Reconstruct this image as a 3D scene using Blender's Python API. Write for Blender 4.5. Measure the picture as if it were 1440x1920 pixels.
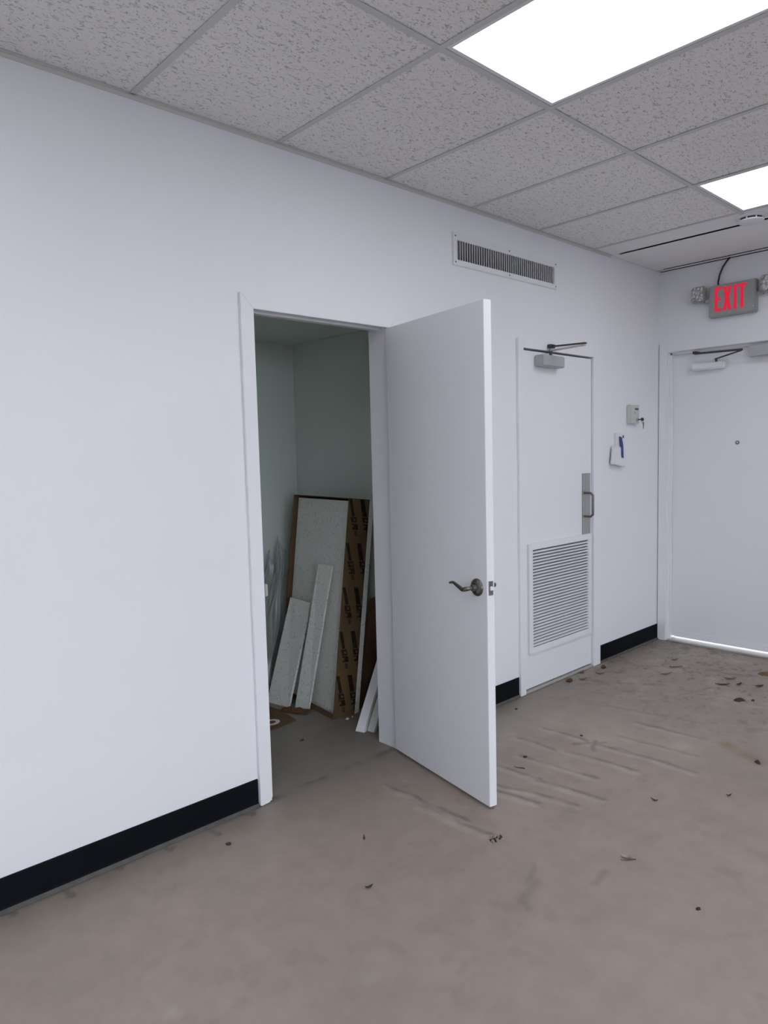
import bpy, math, random
import numpy as np
from mathutils import Vector, Matrix

random.seed(7)
S = bpy.context.scene
for _o in list(bpy.data.objects):
    bpy.data.objects.remove(_o, do_unlink=True)
COL = S.collection

# ------------------------------------------------------------------ camera
CAM_POS = (-0.3685, -2.4713, 1.4599)
YAW, PITCH, ROLL = 0.7508, -0.0829, -0.0249
cf = Vector((math.sin(YAW) * math.cos(PITCH), math.cos(YAW) * math.cos(PITCH), math.sin(PITCH)))
cr = Vector((math.cos(YAW), -math.sin(YAW), 0))
cu = cr.cross(cf)
c_r = cr * math.cos(ROLL) + cu * math.sin(ROLL)
c_u = -cr * math.sin(ROLL) + cu * math.cos(ROLL)
cam_data = bpy.data.cameras.new('camera')
cam = bpy.data.objects.new('camera', cam_data)
COL.objects.link(cam)
cam.matrix_world = Matrix(((c_r.x, c_u.x, -cf.x, CAM_POS[0]), (c_r.y, c_u.y, -cf.y, CAM_POS[1]),
                           (c_r.z, c_u.z, -cf.z, CAM_POS[2]), (0, 0, 0, 1)))
cam_data.sensor_fit = 'VERTICAL'
cam_data.sensor_height = 36.0
cam_data.lens = 1328.83 / 1920 * 36
cam_data.clip_start = 0.05
S.camera = cam

# ------------------------------------------------------------------ world, exposure
W = bpy.data.worlds.new('sky')
S.world = W
W.use_nodes = True
wb = W.node_tree.nodes['Background']
wb.inputs[0].default_value = (0.83, 0.885, 1.0, 1)
wb.inputs[1].default_value = 4.3
S.view_settings.view_transform = 'Standard'
S.view_settings.look = 'None'
S.view_settings.exposure = 0.2
S.view_settings.gamma = 1.0
S.view_settings.use_curve_mapping = False
PANEL_STRENGTH = 4.9
PANEL_COLOR = (0.915, 0.94, 1.0, 1)

# ------------------------------------------------------------------ dimensions (metres)
H = 2.726           # ceiling grid
XC = 4.756          # face of the far end wall
X0, TP = 0.7782, 0.61
YM = -0.899         # first main tee
XF, YR = -3.0, -5.56   # walls behind the camera
XR, YB, ZC = 2.38, 1.30, 2.163   # closet


# ------------------------------------------------------------------ mesh helpers
class MB:
    def __init__(s):
        s.v, s.f = [], []

    def add(s, vs, fs):
        n = len(s.v)
        s.v += [tuple(p) for p in vs]
        s.f += [tuple(i + n for i in f) for f in fs]
        return s

    def hexa(s, p):          # 8 points: bottom loop 0-3, top loop 4-7
        return s.add(p, [(3, 2, 1, 0), (4, 5, 6, 7), (0, 1, 5, 4), (1, 2, 6, 5), (2, 3, 7, 6), (3, 0, 4, 7)])

    def box(s, a, b):
        (x0, y0, z0), (x1, y1, z1) = a, b
        return s.hexa([(x0, y0, z0), (x1, y0, z0), (x1, y1, z0), (x0, y1, z0),
                       (x0, y0, z1), (x1, y0, z1), (x1, y1, z1), (x0, y1, z1)])

    def prism(s, poly, d):   # planar polygon, extruded along vector d
        n = len(poly)
        d = Vector(d)
        top = [Vector(p) + d for p in poly]
        fs = [tuple(range(n))[::-1], tuple(range(n, 2 * n))]
        fs += [(i, (i + 1) % n, (i + 1) % n + n, i + n) for i in range(n)]
        return s.add([Vector(p) for p in poly] + top, fs)

    def slab(s, quad, t):    # quad of 4 points, thickness along its normal (flip with negative t)
        q = [Vector(p) for p in quad]
        n = (q[1] - q[0]).cross(q[3] - q[0]).normalized()
        return s.prism(q, n * t)

    def tube(s, pts, r, n=10, caps=True):
        pts = [Vector(p) for p in pts]
        rs = r if isinstance(r, (list, tuple)) else [r] * len(pts)
        ref = Vector((0, 0, 1))
        t0 = (pts[1] - pts[0]).normalized()
        if abs(t0.dot(ref)) > 0.9:
            ref = Vector((1, 0, 0))
        u = t0.cross(ref).normalized()
        base = len(s.v)
        for i, p in enumerate(pts):
            t = (pts[min(i + 1, len(pts) - 1)] - pts[max(i - 1, 0)]).normalized()
            u = (u - t * u.dot(t)).normalized()
            w = t.cross(u)
            for k in range(n):
                a = 2 * math.pi * k / n
                s.v.append(tuple(p + (u * math.cos(a) + w * math.sin(a)) * rs[i]))
        for i in range(len(pts) - 1):
            for k in range(n):
                a, b = base + i * n + k, base + i * n + (k + 1) % n
                s.f.append((a, b, b + n, a + n))
        if caps:
            s.f.append(tuple(base + k for k in range(n))[::-1])
            s.f.append(tuple(base + (len(pts) - 1) * n + k for k in range(n)))
        return s

    def lathe(s, prof, origin, axis, n=32):   # prof = [(radius, height)], closed at both ends
        o, ax = Vector(origin), Vector(axis).normalized()
        ref = Vector((0, 0, 1)) if abs(ax.z) < 0.9 else Vector((1, 0, 0))
        u = ax.cross(ref).normalized()
        w = ax.cross(u)
        base = len(s.v)
        for r, h in prof:
            for k in range(n):
                a = 2 * math.pi * k / n
                s.v.append(tuple(o + ax * h + (u * math.cos(a) + w * math.sin(a)) * r))
        for i in range(len(prof) - 1):
            for k in range(n):
                a, b = base + i * n + k, base + i * n + (k + 1) % n
                s.f.append((a, b, b + n, a + n))
        s.f.append(tuple(base + k for k in range(n))[::-1])
        s.f.append(tuple(base + (len(prof) - 1) * n + k for k in range(n)))
        return s

    def ring(s, o0, o1, i0, i1, lo, hi, axis):
        """closed rectangular frame; o/i = outer/inner rectangle corners in the plane across `axis`."""
        def P(a, b, h):
            return {0: (h, a, b), 1: (a, h, b), 2: (a, b, h)}[axis]
        R = lambda c0, c1: [(c0[0], c0[1]), (c1[0], c0[1]), (c1[0], c1[1]), (c0[0], c1[1])]
        vs = [P(*p, h) for h in (lo, hi) for rect in (R(o0, o1), R(i0, i1)) for p in rect]
        fs = []
        for k in range(4):
            j = (k + 1) % 4
            fs += [(k, j, 4 + j, 4 + k), (8 + k, 12 + k, 12 + j, 8 + j), (k, 8 + k, 8 + j, j), (4 + k, 4 + j, 12 + j, 12 + k)]
        return s.add(vs, fs)

    def build(s, name, mat, parent=None, smooth=False, bevel=0.0, fix=True):
        me = bpy.data.meshes.new(name)
        me.from_pydata(s.v, [], s.f)
        me.materials.append(mat)
        if fix:
            import bmesh
            bm = bmesh.new()
            bm.from_mesh(me)
            bmesh.ops.recalc_face_normals(bm, faces=bm.faces)
            if bevel:
                bmesh.ops.bevel(bm, geom=bm.edges[:], offset=bevel, segments=2, affect='EDGES', clamp_overlap=True)
            bm.to_mesh(me)
            bm.free()
        if smooth:
            me.shade_smooth() if hasattr(me, 'shade_smooth') else None
            if smooth is not True:
                try:
                    me.set_sharp_from_angle(angle=math.radians(smooth))
                except Exception:
                    pass
        o = bpy.data.objects.new(name, me)
        COL.objects.link(o)
        if parent is not None:
            o.parent = parent
            o.matrix_parent_inverse = Matrix.Translation(-parent.location)
        return o


def tag(o, label=None, cat=None, group=None, kind=None):
    if label: o['label'] = label
    if cat: o['category'] = cat
    if group: o['group'] = group
    if kind: o['kind'] = kind
    return o


def empty(name, loc, label, cat, group=None, kind=None):
    o = bpy.data.objects.new(name, None)
    COL.objects.link(o)
    o.location = loc
    o.empty_display_size = 0.1
    return tag(o, label, cat, group, kind)


def wall_grid(us, vs, holes, lo, hi, axis):
    """a wall with rectangular holes as one connected mesh. axis = thin axis (0 or 1)."""
    m = MB()
    idx = {}

    def V(u, v, h):
        k = (round(u, 5), round(v, 5), h)
        if k not in idx:
            idx[k] = len(m.v)
            m.v.append((h, u, v) if axis == 0 else (u, h, v))
        return idx[k]
    us = sorted(set(us + [h[0] for h in holes] + [h[1] for h in holes]))
    vs = sorted(set(vs + [h[2] for h in holes] + [h[3] for h in holes]))
    nu, nv = len(us) - 1, len(vs) - 1

    def solid(i, j):
        if not (0 <= i < nu and 0 <= j < nv):
            return False
        cu_, cv_ = (us[i] + us[i + 1]) / 2, (vs[j] + vs[j + 1]) / 2
        return not any(h[0] < cu_ < h[1] and h[2] < cv_ < h[3] for h in holes)
    for i in range(nu):
        for j in range(nv):
            if not solid(i, j):
                continue
            c = [(us[i], vs[j]), (us[i + 1], vs[j]), (us[i + 1], vs[j + 1]), (us[i], vs[j + 1])]
            m.f.append(tuple(V(*p, lo) for p in c))
            m.f.append(tuple(V(*p, hi) for p in c[::-1]))
            for k, (di, dj) in enumerate(((0, -1), (1, 0), (0, 1), (-1, 0))):
                if not solid(i + di, j + dj):
                    a, b = c[k], c[(k + 1) % 4]
                    m.f.append((V(*a, lo), V(*a, hi), V(*b, hi), V(*b, lo)))
    return m


# ------------------------------------------------------------------ materials
def material(name, color, rough=0.5, metal=0.0, spec=0.4):
    m = bpy.data.materials.new(name)
    m.use_nodes = True
    b = m.node_tree.nodes['Principled BSDF']
    b.inputs['Base Color'].default_value = (*color, 1)
    b.inputs['Roughness'].default_value = rough
    b.inputs['Metallic'].default_value = metal
    b.inputs['Specular IOR Level'].default_value = spec
    return m, m.node_tree, b


def nd(t, kind, **kw):
    n = t.nodes.new(kind)
    for k, v in kw.items():
        if k.startswith('i_'):
            n.inputs[k[2:].replace('_', ' ')].default_value = v
        else:
            setattr(n, k, v)
    return n


def mottled(name, c0, c1, scale, rough=0.5, metal=0.0, bump=0.0, bscale=None, spec=0.4, detail=4, stretch=(1, 1, 1)):
    m, t, b = material(name, c0, rough, metal, spec)
    tc = nd(t, 'ShaderNodeTexCoord')
    mp = nd(t, 'ShaderNodeMapping')
    mp.inputs['Scale'].default_value = stretch
    t.links.new(tc.outputs['Object'], mp.inputs['Vector'])
    n = nd(t, 'ShaderNodeTexNoise', i_Scale=scale, i_Detail=detail)
    t.links.new(mp.outputs[0], n.inputs['Vector'])
    r = nd(t, 'ShaderNodeMix', data_type='RGBA')
    r.inputs[6].default_value = (*c0, 1)
    r.inputs[7].default_value = (*c1, 1)
    t.links.new(n.outputs['Fac'], r.inputs[0])
    t.links.new(r.outputs[2], b.inputs['Base Color'])
    if bump:
        n2 = nd(t, 'ShaderNodeTexNoise', i_Scale=bscale or scale, i_Detail=3)
        t.links.new(mp.outputs[0], n2.inputs['Vector'])
        bp = nd(t, 'ShaderNodeBump', i_Strength=bump, i_Distance=0.002)
        t.links.new(n2.outputs['Fac'], bp.inputs['Height'])
        t.links.new(bp.outputs[0], b.inputs['Normal'])
    return m


M_WALL = mottled('white_wall_paint', (0.80, 0.795, 0.83), (0.84, 0.835, 0.87), 1.5, 0.55, bump=0.06, bscale=260)
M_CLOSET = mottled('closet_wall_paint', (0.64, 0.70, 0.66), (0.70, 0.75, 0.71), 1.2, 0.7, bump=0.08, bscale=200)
M_TRIM = mottled('white_gloss_trim', (0.80, 0.795, 0.83), (0.84, 0.835, 0.87), 3.0, 0.38, bump=0.02, bscale=60)
M_DOOR = mottled('white_door_paint', (0.80, 0.795, 0.83), (0.83, 0.825, 0.86), 2.0, 0.42, bump=0.03, bscale=120)
M_BASE = mottled('black_vinyl_base', (0.004, 0.005, 0.007), (0.008, 0.009, 0.012), 8, 0.6, spec=0.06)
M_TOE = mottled('dusty_grey_toe', (0.05, 0.05, 0.05), (0.13, 0.12, 0.11), 25, 0.8)
M_TEE = mottled('painted_steel_tee', (0.58, 0.575, 0.57), (0.63, 0.625, 0.62), 4, 0.5)
M_PLENUM = material('dark_plenum', (0.02, 0.02, 0.02), 0.9)[0]
M_DARK = material('dark_void', (0.01, 0.01, 0.012), 0.9)[0]
M_NICKEL = mottled('aged_nickel', (0.11, 0.105, 0.10), (0.24, 0.23, 0.21), 30, 0.30, 0.9)
M_STEEL = mottled('brushed_steel', (0.40, 0.40, 0.39), (0.50, 0.50, 0.49), 60, 0.38, 0.85, stretch=(1, 1, 0.05))
M_DKSTEEL = mottled('dark_steel_arm', (0.05, 0.05, 0.055), (0.10, 0.10, 0.10), 40, 0.4, 0.6)
M_CLOSER = mottled('silver_closer_paint', (0.42, 0.42, 0.44), (0.47, 0.47, 0.49), 20, 0.45, 0.15)
M_WHITEMETAL = mottled('white_powder_coat', (0.77, 0.765, 0.795), (0.81, 0.805, 0.835), 5, 0.45)
M_FIN = mottled('grey_vent_fin', (0.66, 0.66, 0.68), (0.74, 0.74, 0.76), 5, 0.45)
M_PLASTIC = material('white_plastic', (0.76, 0.755, 0.79), 0.4)[0]
M_CREAM = material('grey_cream_plastic', (0.56, 0.57, 0.54), 0.45)[0]
M_PRINT_AND_GAP = material('grey_print_and_gap', (0.12, 0.125, 0.13), 0.6)[0]
M_REDPRINT = material('faded_red_print', (0.42, 0.27, 0.27), 0.6)[0]
M_BLACK = material('black_plastic', (0.012, 0.012, 0.014), 0.4)[0]
M_TAPE = mottled('blue_painters_tape', (0.020, 0.055, 0.19), (0.030, 0.075, 0.26), 40, 0.6)
M_EXITGREY = mottled('grey_exit_housing', (0.33, 0.345, 0.335), (0.36, 0.375, 0.365), 10, 0.5)
M_CARD = mottled('brown_cardboard', (0.105, 0.060, 0.027), (0.15, 0.085, 0.038), 14, 0.85, stretch=(1, 1, 0.3))
M_CARD_DK = mottled('stained_cardboard', (0.08, 0.034, 0.018), (0.17, 0.085, 0.04), 10, 0.85)
M_GAP_BLACK = material('gap_filler_sheet', (0.006, 0.006, 0.007), 0.7)[0]
M_LEAF = mottled('dry_brown_leaf', (0.10, 0.05, 0.025), (0.22, 0.13, 0.07), 90, 0.8)
M_LITTER = mottled('dark_litter', (0.02, 0.018, 0.015), (0.06, 0.05, 0.04), 120, 0.8)
M_TAN = mottled('tan_litter', (0.16, 0.12, 0.08), (0.50, 0.42, 0.32), 120, 0.8)
M_RUST = mottled('rusty_leaf', (0.07, 0.028, 0.014), (0.14, 0.065, 0.032), 80, 0.85)
M_PLASTER = material('plaster_bit', (0.7, 0.68, 0.64), 0.8)[0]
M_SILL = mottled('aluminium_sill', (0.42, 0.40, 0.37), (0.55, 0.53, 0.50), 20, 0.5, 0.3)
M_GROUND = mottled('grey_asphalt', (0.16, 0.16, 0.155), (0.22, 0.22, 0.21), 2, 0.9)


def emission(name, color, strength):
    m = bpy.data.materials.new(name)
    m.use_nodes = True
    t = m.node_tree
    t.nodes.clear()
    e = nd(t, 'ShaderNodeEmission')
    e.inputs[0].default_value = color
    e.inputs[1].default_value = strength
    o = nd(t, 'ShaderNodeOutputMaterial')
    t.links.new(e.outputs[0], o.inputs[0])
    return m


def glass_material():
    m, t, b = material('window_glass', (0.9, 0.95, 0.95), 0.02, 0.0, 0.5)
    tr = nd(t, 'ShaderNodeBsdfTransparent')
    tr.inputs[0].default_value = (0.95, 0.975, 0.97, 1)
    gl = nd(t, 'ShaderNodeBsdfGlossy')
    gl.inputs['Roughness'].default_value = 0.02
    fr = nd(t, 'ShaderNodeFresnel')
    fr.inputs[0].default_value = 1.25
    mx = nd(t, 'ShaderNodeMixShader')
    out = [n for n in t.nodes if n.type == 'OUTPUT_MATERIAL'][0]
    t.links.new(fr.outputs[0], mx.inputs[0])
    t.links.new(tr.outputs[0], mx.inputs[1])
    t.links.new(gl.outputs[0], mx.inputs[2])
    t.links.new(mx.outputs[0], out.inputs[0])
    return m


M_GLASS = glass_material()
M_PANEL = emission('lit_diffuser', PANEL_COLOR, PANEL_STRENGTH)
M_EXITRED = emission('lit_red_letters', (0.72, 0.016, 0.050, 1), 0.85)


def tile_material(name, c_face, c_mark, amount):
    """mineral fibre ceiling tile: worm-like fissures and pinholes with real relief."""
    m, t, b = material(name, c_face, 0.9, 0.0, 0.15)
    tc = nd(t, 'ShaderNodeTexCoord')
    oi = nd(t, 'ShaderNodeObjectInfo')
    sh = nd(t, 'ShaderNodeVectorMath', operation='SCALE')
    cmb = nd(t, 'ShaderNodeCombineXYZ')
    t.links.new(oi.outputs['Random'], cmb.inputs[0])
    t.links.new(oi.outputs['Random'], cmb.inputs[1])
    t.links.new(cmb.outputs[0], sh.inputs[0])
    sh.inputs['Scale'].default_value = 37.0
    ad = nd(t, 'ShaderNodeVectorMath', operation='ADD')
    t.links.new(tc.outputs['Object'], ad.inputs[0])
    t.links.new(sh.outputs[0], ad.inputs[1])
    mp = nd(t, 'ShaderNodeMapping')
    mp.inputs['Scale'].default_value = (0.55, 1.0, 1.0)
    t.links.new(ad.outputs[0], mp.inputs[0])
    n1 = nd(t, 'ShaderNodeTexNoise', i_Scale=95.0, i_Detail=2.0, i_Roughness=0.6, i_Distortion=1.2)
    n2 = nd(t, 'ShaderNodeTexNoise', i_Scale=330.0, i_Detail=1.0)
    t.links.new(mp.outputs[0], n1.inputs['Vector'])
    t.links.new(ad.outputs[0], n2.inputs['Vector'])
    r1 = nd(t, 'ShaderNodeMapRange')
    r1.inputs['From Min'].default_value = 0.5 - amount
    r1.inputs['From Max'].default_value = 0.5 - amount - 0.05
    t.links.new(n1.outputs['Fac'], r1.inputs['Value'])
    r2 = nd(t, 'ShaderNodeMapRange')
    r2.inputs['From Min'].default_value = 0.35
    r2.inputs['From Max'].default_value = 0.28
    r2.inputs['To Max'].default_value = 0.7
    t.links.new(n2.outputs['Fac'], r2.inputs['Value'])
    mx = nd(t, 'ShaderNodeMath', operation='MAXIMUM')
    t.links.new(r1.outputs[0], mx.inputs[0])
    t.links.new(r2.outputs[0], mx.inputs[1])
    c = nd(t, 'ShaderNodeMix', data_type='RGBA')
    c.inputs[6].default_value = (*c_face, 1)
    c.inputs[7].default_value = (*c_mark, 1)
    t.links.new(mx.outputs[0], c.inputs[0])
    t.links.new(c.outputs[2], b.inputs['Base Color'])
    inv = nd(t, 'ShaderNodeMath', operation='SUBTRACT')
    inv.inputs[0].default_value = 1.0
    t.links.new(mx.outputs[0], inv.inputs[1])
    bp = nd(t, 'ShaderNodeBump', i_Strength=0.6, i_Distance=0.002)
    t.links.new(inv.outputs[0], bp.inputs['Height'])
    t.links.new(bp.outputs[0], b.inputs['Normal'])
    return m


M_TILE = tile_material('fissured_ceiling_tile', (0.85, 0.84, 0.835), (0.52, 0.51, 0.50), 0.082)
M_TILE_SPARE = tile_material('spare_fissured_tile', (0.80, 0.79, 0.755), (0.50, 0.49, 0.46), 0.10)
M_TILE_PLAIN = mottled('plain_ceiling_panel', (0.80, 0.80, 0.80), (0.84, 0.84, 0.84), 6, 0.8, bump=0.05, bscale=150)


def vcol_material(name, rough, spec, fine, bump):
    """colour from a painted attribute, broken up by fine noise."""
    m, t, b = material(name, (0.5, 0.5, 0.5), rough, 0.0, spec)
    a = nd(t, 'ShaderNodeAttribute', attribute_name='paint')
    tc = nd(t, 'ShaderNodeTexCoord')
    n = nd(t, 'ShaderNodeTexNoise', i_Scale=fine, i_Detail=6.0, i_Roughness=0.65)
    t.links.new(tc.outputs['Object'], n.inputs['Vector'])
    r = nd(t, 'ShaderNodeMapRange')
    r.inputs['From Min'].default_value = 0.25
    r.inputs['From Max'].default_value = 0.75
    r.inputs['To Min'].default_value = 0.90
    r.inputs['To Max'].default_value = 1.10
    t.links.new(n.outputs['Fac'], r.inputs['Value'])
    mx = nd(t, 'ShaderNodeVectorMath', operation='SCALE')
    t.links.new(a.outputs['Color'], mx.inputs[0])
    t.links.new(r.outputs[0], mx.inputs['Scale'])
    t.links.new(mx.outputs[0], b.inputs['Base Color'])
    bp = nd(t, 'ShaderNodeBump', i_Strength=bump, i_Distance=0.003)
    t.links.new(n.outputs['Fac'], bp.inputs['Height'])
    t.links.new(bp.outputs[0], b.inputs['Normal'])
    return m


M_FLOOR = vcol_material('worn_concrete', 0.5, 0.35, 9.0, 0.10)
M_PRINTED = vcol_material('printed_cardboard', 0.85, 0.2, 14.0, 0.05)


def grid_object(name, mat, us, vs, fn, paint, parent=None):
    """flat painted grid: fn(U,V)->(n,3) points, paint(U,V)->(n,3) linear colours."""
    U, V = np.meshgrid(us, vs, indexing='ij')
    pts = fn(U.ravel(), V.ravel())
    nu, nv = len(us), len(vs)
    i = np.arange(nu * nv).reshape(nu, nv)
    q = np.stack([i[:-1, :-1], i[1:, :-1], i[1:, 1:], i[:-1, 1:]], -1).reshape(-1, 4)
    me = bpy.data.meshes.new(name)
    me.vertices.add(len(pts))
    me.vertices.foreach_set('co', pts.astype(np.float32).ravel())
    me.loops.add(q.size)
    me.loops.foreach_set('vertex_index', q.astype(np.int32).ravel())
    me.polygons.add(len(q))
    me.polygons.foreach_set('loop_start', np.arange(0, q.size, 4, dtype=np.int32))
    me.update(calc_edges=True)
    c = paint(U.ravel(), V.ravel())
    at = me.color_attributes.new('paint', 'FLOAT_COLOR', 'POINT')
    at.data.foreach_set('color', np.concatenate([c, np.ones((len(c), 1))], 1).astype(np.float32).ravel())
    me.materials.append(mat)
    o = bpy.data.objects.new(name, me)
    COL.objects.link(o)
    if parent is not None:
        o.parent = parent
        o.matrix_parent_inverse = Matrix.Translation(-parent.location)
    return o


_rng = np.random.RandomState(3)
_lat = _rng.rand(64, 64)


def vnoise(x, y, s, seed=0):
    x = x * s + seed * 7.31
    y = y * s + seed * 3.77
    xi, yi = np.floor(x).astype(int), np.floor(y).astype(int)
    fx, fy = x - xi, y - yi
    fx, fy = fx * fx * (3 - 2 * fx), fy * fy * (3 - 2 * fy)
    L = lambda a, b: _lat[a % 64, b % 64]
    return (L(xi, yi) * (1 - fx) + L(xi + 1, yi) * fx) * (1 - fy) + (L(xi, yi + 1) * (1 - fx) + L(xi + 1, yi + 1) * fx) * fy


def fbm(x, y, s, seed=0, o=4):
    t, a, n = 0, 1, 0
    for k in range(o):
        t = t + a * vnoise(x, y, s * 2 ** k, seed + k)
        n += a
        a *= 0.5
    return t / n


def seg(x, y, a, b, w, wob=0.012, seed=0):
    """soft stroke 0..1 around the segment a-b of half width w, wobbling."""
    x = x + (fbm(x, y, 9, seed) - 0.5) * wob * 4
    y = y + (fbm(x, y, 9, seed + 5) - 0.5) * wob * 4
    ax, ay = a
    dx, dy = b[0] - ax, b[1] - ay
    t = np.clip(((x - ax) * dx + (y - ay) * dy) / (dx * dx + dy * dy), 0, 1)
    d = np.hypot(x - ax - t * dx, y - ay - t * dy)
    return np.clip(1.4 - d / w, 0, 1) * (0.4 + 0.6 * np.clip(3.2 * fbm(x, y, 14, seed + 2) - 0.9, 0, 1))


def blob(x, y, c, r, seed=0, soft=0.5):
    d = np.hypot(x - c[0], y - c[1]) / r + (fbm(x, y, 1.2 / r, seed) - 0.5) * 1.1
    return np.clip((1 - d) / soft, 0, 1)


def paint_floor(x, y):
    n1, n2 = fbm(x, y, 0.9, 1), fbm(x, y, 4.0, 9)
    base = np.stack([0.315 + 0 * x, 0.257 + 0 * x, 0.220 + 0 * x], 1)
    g = 0.86 + 0.24 * n1 + 0.10 * (n2 - 0.5)
    c = base * g[:, None]
    # coating worn away to greyer concrete by the second door
    worn = np.clip((fbm(x, y, 2.2, 21) - 0.40) * 5, 0, 1) * np.clip((x - 1.75) / 0.35, 0, 1) * np.clip((3.3 - x) / 0.6, 0, 1) * np.clip((y + 1.25) / 0.25, 0, 1) * np.clip((0.0 - y) / 0.3, 0, 1)
    grey = np.stack([0.345 + 0 * x, 0.310 + 0 * x, 0.258 + 0 * x], 1) * (0.95 + 0.25 * n2)[:, None]
    c = c * (1 - 0.75 * worn[:, None]) + grey * 0.75 * worn[:, None]
    # darker and greyer by the wall and in the closet: its shade painted in
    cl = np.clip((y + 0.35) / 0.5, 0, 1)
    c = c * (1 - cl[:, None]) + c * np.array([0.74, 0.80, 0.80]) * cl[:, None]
    dark = np.zeros_like(x)
    ridges = [((2.16, -.44), (2.19, -.70)), ((2.01, -.56), (2.10, -.95)), ((2.33, -.50), (2.37, -.88)),
              ((2.69, -.38), (2.70, -.62)), ((2.68, -.65), (2.73, -1.03)), ((2.72, -.79), (2.72, -1.16)),
              ((1.68, -.26), (1.69, -.71)), ((1.65, -.42), (1.67, -.83)), ((1.96, -.60), (2.0, -.83)),
              ((3.09, -.70), (3.12, -1.05)), ((2.50, -.36), (2.50, -.56)), ((2.52, -.62), (2.56, -.98)),
              ((2.17, -.70), (2.22, -1.0)), ((2.62, -.60), (2.74, -.70)), ((2.63, -.72), (2.72, -.66)), ((2.86, -.70), (2.90, -1.1)),
              ((3.5, -.62), (3.9, -.75)), ((3.2, -.45), (3.28, -.75)), ((4.0, -.2), (4.2, -.5)), ((3.6, -.3), (3.75, -.5))]
    for k, (a, b) in enumerate(ridges):
        dark = np.maximum(dark, seg(x, y, a, b, 0.013, 0.010, k) * (0.44 if k < 15 else 0.30))
    # pale stroke on one side of the ridges, their lit edge painted in
    lite = np.zeros_like(x)
    for k, (a, b) in enumerate(ridges[:13]):
        lite = np.maximum(lite, seg(x, y, (a[0] - 0.025, a[1]), (b[0] - 0.025, b[1]), 0.020, 0.010, k + 30) * 0.26)
    # scuffs in the open floor
    for k, (a, b) in enumerate([((1.40, -1.16), (1.56, -1.13)), ((1.67, -1.27), (1.77, -1.26)), ((1.40, -1.19), (1.43, -1.16)), ((1.52, -1.10), (1.62, -1.06))]):
        dark = np.maximum(dark, seg(x, y, a, b, 0.014, 0.012, k + 50) * 0.22)
    # adhesive drips and grime along the base
    for k, (px, py) in enumerate([(0.38, -0.06), (0.75, -0.03), (0.93, -0.07), (0.56, -0.02), (0.21, -0.02), (1.11, -0.03)]):
        dark = np.maximum(dark, seg(x, y, (px - 0.01, 0.0), (px + 0.012, py - 0.006), 0.012, 0.008, k + 70) * 0.45)
        dark = np.maximum(dark, blob(x, y, (px + 0.01, py - 0.01), 0.020, k) * 0.42)
    edge = np.clip(1 + y / 0.035, 0, 1) * (y < 0.03) * np.clip(3 * fbm(x, y, 12, 77) - 0.9, 0, 1)
    dark = np.maximum(dark, edge * 0.55)
    # dirt at the far end, in front of the exterior door
    far = np.clip((x - 3.0) / 1.0, 0, 1) * np.clip((y + 1.6) / 0.4, 0, 1)
    sp = np.clip((fbm(x, y, 16, 33) - 0.60) * 10, 0, 1) * np.clip(fbm(x, y, 3.0, 41) * 2.2 - 0.7, 0, 1)
    dark = np.maximum(dark, sp * (0.10 + 0.42 * far))
    sp2 = np.clip((fbm(x, y, 40, 63) - 0.66) * 12, 0, 1)
    dark = np.maximum(dark, sp2 * (0.05 + 0.5 * far) * np.clip((x - 1.9) / 0.5, 0, 1))
    pal = np.clip((fbm(x, y, 9, 91) - 0.58) * 7, 0, 1) * far
    lite = np.maximum(lite, pal * 0.22)
    for c0, r in (((0.84, -1.05), 0.06), ((0.40, -0.78), 0.04), ((2.95, -.98), 0.10)):
        lite = np.maximum(lite, blob(x, y, c0, r, 4, 1.2) * 0.22)
    c = c * (1 - dark[:, None]) + np.array([0.030, 0.027, 0.024]) * dark[:, None]
    c = c * (1 - lite[:, None]) + np.array([0.50, 0.47, 0.42]) * lite[:, None]
    # ochre stains
    st = np.maximum(seg(x, y, (3.12, -1.14), (3.02, -1.33), 0.035, 0.004, 90), blob(x, y, (1.90, -1.32), 0.07, 6, 1.2) * 0.35)
    st = np.maximum(st, blob(x, y, (3.45, -0.06), 0.07, 8, 1.0) * 0.8)
    c = c * (1 - 0.55 * st[:, None]) + np.array([0.20, 0.13, 0.055]) * 0.55 * st[:, None]
    return np.clip(c, 0.01, 1)


# ------------------------------------------------------------------ floor, ground
us = np.concatenate([np.arange(XF - 0.15, 0, 0.25), np.arange(0, 4.80, 0.01), [4.92]])
vs = np.concatenate([np.arange(YR - 0.15, -2.0, 0.25), np.arange(-2.0, 1.30, 0.01), [1.45]])
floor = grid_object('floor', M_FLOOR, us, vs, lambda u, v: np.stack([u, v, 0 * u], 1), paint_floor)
tag(floor, 'worn taupe concrete floor with trowel ridges and stains', 'floor', kind='structure')
ground = MB().box((-22, -26, -0.30), (22, 14, -0.05)).build('ground', M_GROUND)
tag(ground, 'grey paving outside beyond the exterior door', 'ground', kind='structure')

# ------------------------------------------------------------------ walls
TOP = 2.83
wl = wall_grid([XF - 0.15, XC + 0.12], [0, TOP], [(1.225, 1.995, 0, 2.068), (3.035, 3.825, 0, 2.052), (2.487, 3.383, 2.440, 2.550)], 0.0, 0.12, 1)
tag(wl.build('wall_left', M_WALL, fix=True), 'long white wall with the closet door, narrow door and vent', 'wall', kind='structure')
wb_ = wall_grid([YR - 0.15, 0.0], [0, TOP], [(-1.075, -0.072, 0, 2.136)], XC, XC + 0.14, 0)
tag(wb_.build('wall_back', M_WALL), 'white end wall around the exterior door', 'wall', kind='structure')
WX0, WX1, WZ0, WZ1 = -2.6, 2.6, 0.25, 2.45
tag(wall_grid([XF, XC], [0, TOP], [(WX0, WX1, WZ0, WZ1)], YR - 0.14, YR, 1).build('wall_right', M_WALL), 'white wall with the shop window behind the camera', 'wall', kind='structure')
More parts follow.
